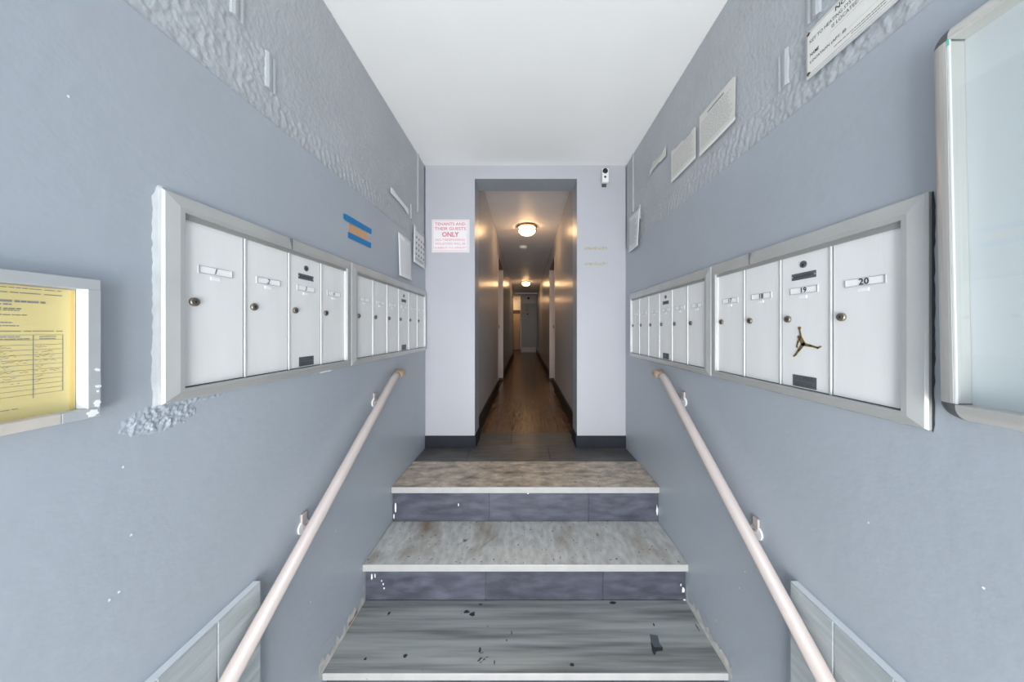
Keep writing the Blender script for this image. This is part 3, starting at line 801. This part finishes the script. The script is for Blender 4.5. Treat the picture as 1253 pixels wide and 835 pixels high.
print_lines(0.08, x1 - 0.035, ph - 0.040, ph - 0.027, 2, 0.002, r, 0.85, 0.2, w, g)
print_lines(0.14, x1 - 0.030, ph - 0.050, ph - 0.036, 2, 0.0014, r, 0.85, 0.2, w, g)
print_lines(0.14, x1 - 0.040, ph - 0.066, ph - 0.056, 2, 0.0014, r, 0.85, 0.3, w, g)
print_lines(x0, x1, ph - 0.074, ph - 0.070, 1, 0.0013, r, 0.9, 0.0, w, g)
print_lines(x0, x1 - 0.03, 0.013, 0.020, 1, 0.0010, r, 0.9, 0.1, w, g)
tx0, tx1, ty0, ty1 = 0.012, x1, 0.036, ph - 0.078
for x in (tx0, tx1 - 0.030, tx1): flat_quad(g, x - 0.0004, x + 0.0004, ty0 - (0.006 if x == tx1 - 0.030 else 0), ty1, w)
for i in range(13):
    y = ty1 - (ty1 - ty0) * i / 12
    flat_quad(g, tx0, tx1, y - 0.00025, y + 0.00025, w)
print_lines(tx0 + 0.10, tx1 - 0.033, ty1 - 0.008, ty1 - 0.001, 2, 0.0012, r, 0.9, 0.1, w, g)
print_lines(tx1 - 0.024, tx1 - 0.006, ty1 - 0.008, ty1 - 0.001, 2, 0.0012, r, 0.9, 0.1, w, g)
for row in range(2, 10):
    y = ty1 - (ty1 - ty0) * (row + 0.35) / 12
    for (a, b) in ((tx0 + 0.06, tx1 - 0.033), (tx1 - 0.028, tx1 - 0.006)):
        x = a; e = b - r.random() * 0.02
        while x < e:
            l = 0.0016 + 0.002 * r.random(); yy = y + (r.random() - 0.5) * 0.005; dyy = (r.random() - 0.5) * 0.004
            n0 = len(g.v); g.v += [(x, yy, w), (x + l, yy + dyy, w), (x + l, yy + dyy + 0.0006, w), (x, yy + 0.0006, w)]; g.face((n0, n0 + 1, n0 + 2, n0 + 3))
            x += l * (0.8 if r.random() > 0.15 else 2.2)
g.build('print', 'ink_grey', pp)

# ------------------------------------------------------------------ display case, right wall
cw, chh, cd = 0.66, 0.717, 0.040
mtx = frame('R', 0.545, -0.163) @ Matrix.Rotation(math.radians(0.8), 4, 'Z')
case = tag(empty('display_case', mtx), 'wall-mounted glass notice case with rounded aluminium edges and pale backing', 'display case')
MB().box(0.006, cw - 0.006, 0.006, chh - 0.006, 0.0006, 0.006).build('back_panel', 'case_back', case)
def edge_profile(k=7):
    out = [(0.0, 0.0006)]
    for i in range(k + 1):
        a = math.pi / 2 * i / k
        out.append((0.026 * (1 - math.cos(a)), 0.006 + (cd - 0.006) * math.sin(a)))
    out += [(0.030, cd), (0.030, 0.0065), (0.006, 0.0006)]
    return out
ep = edge_profile()
def case_member(p, q, inward, nm, m):
    # straight edge member between two points of the outline; inward is the unit vector into the case
    g = MB(); n = len(ep)
    for c in (p, q):
        for t_, w_ in ep: g.v.append((c[0] + inward[0] * t_, c[1] + inward[1] * t_, w_))
    for i in range(n):
        j = (i + 1) % n; g.face((i, j, n + j, n + i))
    g.face(range(n)); g.face(range(n, 2 * n))
    return g.build(nm, m, case, smooth=False)
cr = 0.032
case_member((0, cr), (0, chh - cr), (1, 0), 'side_rail', 'case_metal')
case_member((cw, cr), (cw, chh - cr), (-1, 0), 'side_rail', 'case_metal')
case_member((cr, 0), (cw - cr, 0), (0, 1), 'edge_rail', 'case_metal')
case_member((cr, chh), (cw - cr, chh), (0, -1), 'edge_rail', 'case_metal')
for cx, cy, a0 in ((cr, cr, math.pi), (cw - cr, cr, 1.5 * math.pi), (cw - cr, chh - cr, 0), (cr, chh - cr, math.pi / 2)):
    g = MB(); n = len(ep); k = 8
    for i in range(k + 1):
        a = a0 + math.pi / 2 * i / k
        for t_, w_ in ep:
            rr_ = max(0.0008, cr - t_); g.v.append((cx + rr_ * math.cos(a), cy + rr_ * math.sin(a), w_))
    for i in range(k):
        for j in range(n):
            j2 = (j + 1) % n; g.face((i * n + j, i * n + j2, (i + 1) * n + j2, (i + 1) * n + j))
    g.face(range(n)); g.face(range(k * n, (k + 1) * n))
    g.build('corner_cap', 'case_corner', case, smooth=False)
MB().box(0.0305, cw - 0.0305, 0.0305, chh - 0.0305, 0.030, 0.034).build('glass_pane', 'clear_glass', case)
MB().box(0.0305, 0.0325, 0.031, chh - 0.031, 0.0345, 0.0385).build('glass_edge', 'aluminium_bright', case)
MB().box(0.0305, 0.0335, chh - 0.042, chh - 0.0305, 0.0388, 0.0398).build('glass_edge', 'green_glass', case)

# ------------------------------------------------------------------ signs and papers
# heating notice, right wall
sg = tag(empty('heating_sign', frame('R', 0.821, 0.706, -0.001)), 'cream heating system key sign with grey border above the glass case', 'sign')
SW, SH = 0.218, 0.131
MB().box(0, SW, 0, SH, 0.0015, 0.007).build('border', 'sign_frame', sg, bevel=0.001)
MB().box(0.005, SW - 0.003, 0.006, SH - 0.004, 0.007, 0.0078).build('face', 'sign_cream', sg)
g = MB()
for (a, b, c, d_) in ((0.0045, SW - 0.003, 0.0085, 0.0095), (0.0045, SW - 0.003, SH - 0.0075, SH - 0.0065), (0.0045, 0.0052, 0.0085, SH - 0.007)): flat_quad(g, a, b, c, d_, 0.0081)
r = random.Random(11)
flat_quad(g, 0.065, SW - 0.02, 0.0685, 0.0690, 0.0081)
print_lines(0.075, SW - 0.015, 0.020, 0.0245, 1, 0.0022, r, 0.85, 0.05, 0.0081, g)
print_lines(0.115, SW - 0.03, 0.0135, 0.018, 1, 0.0022, r, 0.85, 0.05, 0.0081, g)
flat_quad(g, 0.108, SW - 0.012, 0.0360, 0.0364, 0.0081)
g.build('print', 'ink_grey', sg)
letter(sg, 'NOTICE', SW / 2, 0.115, 0.062, 'ink', 0.0082, height=0.0120, bold=0.002)
letter(sg, 'KEY TO HEATING SYSTEM', 0.011, 0.0960, 0.122, 'ink', 0.0082, height=0.0095, align='LEFT')
letter(sg, 'IS LOCATED', 0.069, 0.0800, 0.061, 'ink', 0.0082, height=0.0095, align='LEFT')
letter(sg, 'NAME', 0.012, 0.0585, 0.0245, 'ink', 0.0082, height=0.0095, align='LEFT', bold=0.001)
letter(sg, 'LOCATION (APT. #)', 0.012, 0.0390, 0.091, 'ink', 0.0082, height=0.0095, align='LEFT', bold=0.001)
for i, (x, y) in enumerate(((0.008, 0.011), (0.008, SH - 0.009))):
    MB().prism(blob(x, y, 0.006, 0.006, 90 + i), 0.0083, 0.0090).build('rusty_screw', 'rust', sg)

# torn certificates, right wall
def certificate(y, h0, outline, label, lines, edge_lo, name='certificate', group=None, base='paper_cream', tilt=0):
    o = tag(empty(name, frame('R', y, h0, -0.001) @ Matrix.Rotation(tilt, 4, 'Z')), label, 'paper', group)
    MB().prism(outline, 0.002, 0.0035).build('sheet', base, o)
    xs = [p[0] for p in outline]; ys = [p[1] for p in outline]
    W_, H_ = max(xs), max(ys)
    g = MB(); r = random.Random(int(y * 1000))
    if lines:
        print_lines(0.012, W_ - 0.012, 0.030, H_ * lines[1], lines[0], 0.0026, r, 0.75, 0.15, 0.0040, g)
        g.build('print', 'ink_faint', o)
    if edge_lo:
        MB().prism([(0.0, 0.0), (W_ * 0.5, -0.001), (W_, 0.004), (W_, 0.016), (W_ * 0.6, 0.012), (0.0, 0.012)], 0.0036, 0.0046).build('torn_edge', 'paper_edge', o)
    return o
c1 = certificate(1.330, 0.796, [(0, 0), (0.222, 0.004), (0.227, 0.168), (0.215, 0.176), (0.1, 0.180), (0.0, 0.182)], 'largest cream certificate glued to the stucco band', (13, 0.80), True, group='old glued certificates')
print_lines(0.06, 0.17, 0.150, 0.166, 1, 0.008, random.Random(5), 0.8, 0.1, 0.0040).build('print', 'ink_grey', c1)
certificate(1.588, 0.806, [(0, 0), (0.11, 0.0), (0.226, 0.0), (0.226, 0.150), (0.20, 0.152), (0.185, 0.146), (0.13, 0.146), (0.11, 0.158), (0.06, 0.158), (0.0, 0.172)], 'mid-size cream certificate with torn top edge on the stucco band', (11, 0.82), True, group='old glued certificates')
certificate(1.862, 0.992, [(0, 0.0), (0.03, 0.012), (0.12, 0.012), (0.15, 0.002), (0.21, 0.0), (0.21, 0.056), (0.17, 0.044), (0.10, 0.046), (0.05, 0.058), (0.0, 0.030)], 'small torn certificate scrap on the stucco band', (2, 0.75), False, group='old glued certificates')

def curled_sheet(name, mtx, W_, H_, curl, m, label, cat='paper', top_gap=0.002, group=None):
    o = tag(empty(name, mtx), label, cat, group)
    g = MB(); nx, ny = 8, 10
    for lay in (0, 1):
        for i in range(nx + 1):
            for j in range(ny + 1):
                u, v = i / nx, j / ny
                w_ = top_gap + curl(u, v) + lay * 0.0008
                g.v.append((u * W_, v * H_, w_))
    n1 = (nx + 1) * (ny + 1)
    for i in range(nx):
        for j in range(ny):
            a = i * (ny + 1) + j
            g.face((a, a + ny + 1, a + ny + 2, a + 1), 0)
            g.face((n1 + a, n1 + a + ny + 1, n1 + a + ny + 2, n1 + a + 1), 0)
    rim = [(i, 0) for i in range(nx)] + [(nx, j) for j in range(ny)] + [(i, ny) for i in range(nx, 0, -1)] + [(0, j) for j in range(ny, 0, -1)]
    ids = [i * (ny + 1) + j for i, j in rim]
    for a, b in zip(ids, ids[1:] + ids[:1]): g.face((a, b, n1 + b, n1 + a))
    g.build('sheet', m, o, smooth=True)
    return o
pr = curled_sheet('posted_sheet', frame('R', 2.222, 0.592) @ Matrix.Rotation(math.radians(-1.5), 4, 'Z'), 0.207, 0.262, lambda u, v: 0.012 * (1 - v) * u + 0.006, 'paper_white', 'white printed sheet hanging loose above the mailboxes numbered 11 to 16')
g = MB(); print_lines(0.02, 0.19, 0.04, 0.22, 12, 0.005, random.Random(6), 0.8, 0.3, 0.0215, g); g.build('print', 'ink_faint', pr)
pe = curled_sheet('posted_sheet', frame('L', 1.815, 0.342), 0.200, 0.272, lambda u, v: 0.007 * (1 - v) + 0.003 * math.sin(3 * u) + 0.002, 'paper_white', 'blank white sheet with creased top posted above the mailboxes numbered 5 to 10')
MB().prism([(0.004, 0.245), (0.14, 0.225), (0.16, 0.240), (0.06, 0.262), (0.004, 0.268)], 0.0075, 0.0083).build('creased_tape', 'card_white', pe)
pf = curled_sheet('posted_sheet', frame('L', 2.040, 0.482) @ Matrix.Rotation(math.radians(-2.5), 4, 'Z'), 0.216, 0.268, lambda u, v: 0.012 * u * (1 - v) + 0.004 + 0.006 * (1 - u), 'paper_white', 'white sheet of small pictures pinned in the corner beside the blank sheet')
g = MB(); r = random.Random(8)
for i in range(4):
    for j in range(4):
        cx, cy = 0.035 + 0.048 * i, 0.065 + 0.040 * j
        g.prism(blob(cx, cy, 0.013, 0.012, i * 7 + j), 0.0185, 0.0188)
print_lines(0.02, 0.195, 0.020, 0.042, 3, 0.003, r, 0.8, 0.2, 0.0187, g); print_lines(0.03, 0.185, 0.235, 0.255, 2, 0.005, r, 0.8, 0.1, 0.0187, g)
g.build('print', 'ink_grey', pf)
# white scraped paper strip, left stucco
ps = tag(empty('paper_scrap', frame('L', 1.72, 0.815, -0.001)), 'long torn white paper scrap on the left stucco band', 'paper')
MB().prism([(0, 0.0), (0.10, -0.004), (0.20, -0.012), (0.255, -0.030), (0.26, -0.004), (0.25, 0.010), (0.17, 0.016), (0.08, 0.024), (0.02, 0.036), (0.0, 0.030)], 0.0015, 0.004).build('scrap', 'white_chip', ps)

# tenants-only sign on the back wall
sg = tag(empty('tenants_sign', frame('B', -0.738, 0.633)), 'red lettered tenants only sign taped left of the corridor opening', 'sign')
MB().box(-0.010, 0.291, -0.014, 0.250, 0.0005, 0.0015).build('sleeve', 'sign_sleeve', sg)
MB().box(0, 0.276, 0.0, 0.242, 0.0016, 0.0026).build('face', 'sign_white', sg)
for s, y, w_, h_, m in (('TENANTS AND', 0.212, 0.245, 0.024, 'red_print'), ('THEIR GUESTS', 0.175, 0.250, 0.024, 'red_print'), ('ONLY', 0.128, 0.135, 0.040, 'red_print'), ('NO TRESPASSING', 0.086, 0.235, 0.018, 'red_print_light'), ('VIOLATORS WILL BE', 0.055, 0.245, 0.018, 'red_print_light'), ('SUBJECT TO ARREST', 0.023, 0.255, 0.018, 'red_print_light')):
    letter(sg, s, 0.138, y, w_, m, 0.0032, height=h_, bold=0.003 if s == 'ONLY' else 0.001)
g = MB()
for a, b, c, d_ in ((0.003, 0.273, 0.003, 0.005), (0.003, 0.273, 0.237, 0.239), (0.003, 0.005, 0.003, 0.239), (0.271, 0.273, 0.003, 0.239)): flat_quad(g, a, b, c, d_, 0.0030)
g.build('red_border', 'red_print_light', sg)
# old tape remnants right of the opening
for i, (x, h, l, lab) in enumerate(((0.468, 0.640, 0.186, 'upper strip of yellowed tape residue right of the corridor opening'), (0.474, 0.517, 0.178, 'lower strip of yellowed tape residue right of the corridor opening'))):
    o = tag(empty('tape_residue', frame('B', x, h)), lab, 'tape', 'old tape residue')
    r = random.Random(i); pts = []
    n = 14
    for k in range(n + 1): pts.append((l * k / n, 0.004 * r.random()))
    for k in range(n, -1, -1): pts.append((l * k / n, 0.018 + 0.007 * r.random()))
    MB().prism(pts, 0.0004, 0.0011).build('strip', 'old_tape', o)
# blue painter's tape over brown tape, left wall
def tape(y, h, pts, m, lab, grp, w0):
    o = tag(empty('tape_strip', frame('L', y, h)), lab, 'tape', grp)
    MB().prism(pts, w0, w0 + 0.0006).build('strip', m, o)
tape(1.273, 0.486, [(0, 0.004), (0.012, 0.0), (0.23, 0.010), (0.232, 0.037), (0.022, 0.030), (0.0, 0.026)], 'blue_tape', 'upper of two blue tape strips above mailboxes 4 and 5', 'blue tape strips', 0.0012)
tape(1.306, 0.416, [(0, 0.0), (0.192, 0.006), (0.195, 0.034), (0.0, 0.027)], 'blue_tape', 'lower of two blue tape strips above mailboxes 4 and 5', 'blue tape strips', 0.0012)
tape(1.312, 0.440, [(0, 0.0), (0.152, 0.006), (0.152, 0.050), (0.0, 0.042)], 'brown_tape', 'brown tape strip between the two blue tape strips', None, 0.0004)

# ------------------------------------------------------------------ security cameras, lamps, detector
sc = tag(empty('security_camera', frame('B', 0.627, 1.145)), 'white box security camera high on the end wall', 'camera')
MB().box(-0.026, 0.026, 0.012, 0.122, 0.020, 0.052).build('body', 'camera_white', sc, bevel=0.008, seg=3)
MB().lathe([(0.0001, 0), (0.020, 0), (0.020, 0.004), (0.014, 0.008), (0.0001, 0.010)], 22, (-0.004, 0.098, 0.052)).build('lens', 'black_plastic', sc)
MB().lathe([(0.0001, 0), (0.0085, 0), (0.0085, 0.0015), (0.0001, 0.002)], 16, (-0.004, 0.052, 0.052)).build('sensor', 'black_plastic', sc)
MB().box(-0.012, 0.012, 0.0, 0.030, 0.0005, 0.020).box(-0.018, 0.018, -0.004, 0.05, 0.0005, 0.006).build('bracket', 'case_corner', sc, bevel=0.001)
sc2 = tag(empty('security_camera', T(0.12, 11.97, H + 1.29)), 'small black dome security camera at the corridor end', 'camera')
MB().lathe([(0.0001, 0.05), (0.045, 0.05), (0.05, 0.03), (0.045, 0.0), (0.03, -0.028), (0.0001, -0.038)], 18, (0, -0.055, 0)).build('dome', 'black_plastic', sc2, smooth=True)
MB().box(-0.03, 0.03, -0.055, -0.001, 0.03, 0.06).build('bracket', 'black_plastic', sc2)
ns = tag(empty('door_notice', T(0.0, 11.94, H + 0.62)), 'small notice with red mark on the far grey door', 'paper')
MB().box(-0.02, 0.18, -0.004, -0.0005, 0, 0.28).build('sheet', 'door_grey', ns)
MB().box(0.03, 0.09, -0.006, -0.0045, 0.16, 0.26).box(0.10, 0.15, -0.006, -0.0045, 0.06, 0.12).build('print', 'red_print', ns)
MB().box(0.05, 0.12, -0.006, -0.0045, 0.01, 0.05).build('print', 'ink', ns)

def ceiling_lamp(x, y, label):
    o = tag(empty('ceiling_lamp', T(x, y, ZCC)), label, 'lamp', 'warm round corridor ceiling lamps')
    MB().lathe([(0.0001, -0.0005), (0.130, -0.0005), (0.136, -0.006), (0.136, -0.016), (0.128, -0.020), (0.0001, -0.020)], 32).build('base', 'lamp_metal', o)
    MB().lathe([(0.0001, -0.021), (0.112, -0.021), (0.113, -0.056), (0.106, -0.084), (0.082, -0.106), (0.045, -0.118), (0.0001, -0.122)], 32).build('glass_shade', 'lamp_glass', o, smooth=True)
    for z in (-0.026, -0.058):
        g = MB(); n = 32
        g.lathe([(0.124, z), (0.136, z), (0.136, z - 0.009), (0.124, z - 0.009)], n)
        g.f = g.f[:-2]; g.m = g.m[:-2]
        b = 0
        for j in range(n): g.face((j, (j + 1) % n, 3 * n + (j + 1) % n, 3 * n + j))
        g.build('ring', 'lamp_metal', o)
    for k in range(3):
        a = 2 * math.pi * k / 3 + 0.5
        MB().box(-0.003, 0.003, -0.003, 0.003, -0.060, -0.0205).build('post', 'lamp_metal', o).matrix_local = T(0.130 * math.cos(a), 0.130 * math.sin(a), 0)
ceiling_lamp(0.02, 4.0, 'glowing round ceiling lamp with metal rings by the smoke detector')
ceiling_lamp(0.015, 8.6, 'glowing round ceiling lamp near the far end of the corridor')
ceiling_lamp(-0.70, 12.95, 'added round ceiling lamp hidden in the alcove by the tan door')  # unseen lamp, added for the warm light in the alcove
sd = tag(empty('smoke_detector', T(-0.04, 4.98, ZCC)), 'round white smoke detector on the corridor ceiling', 'smoke detector')
MB().lathe([(0.0001, -0.0005), (0.070, -0.0005), (0.070, -0.012), (0.0001, -0.012)], 28).build('base', 'camera_white', sd)
MB().lathe([(0.0001, -0.0125), (0.062, -0.0125), (0.058, -0.030), (0.040, -0.038), (0.0001, -0.040)], 28).build('cover', 'camera_white', sd, smooth=True)
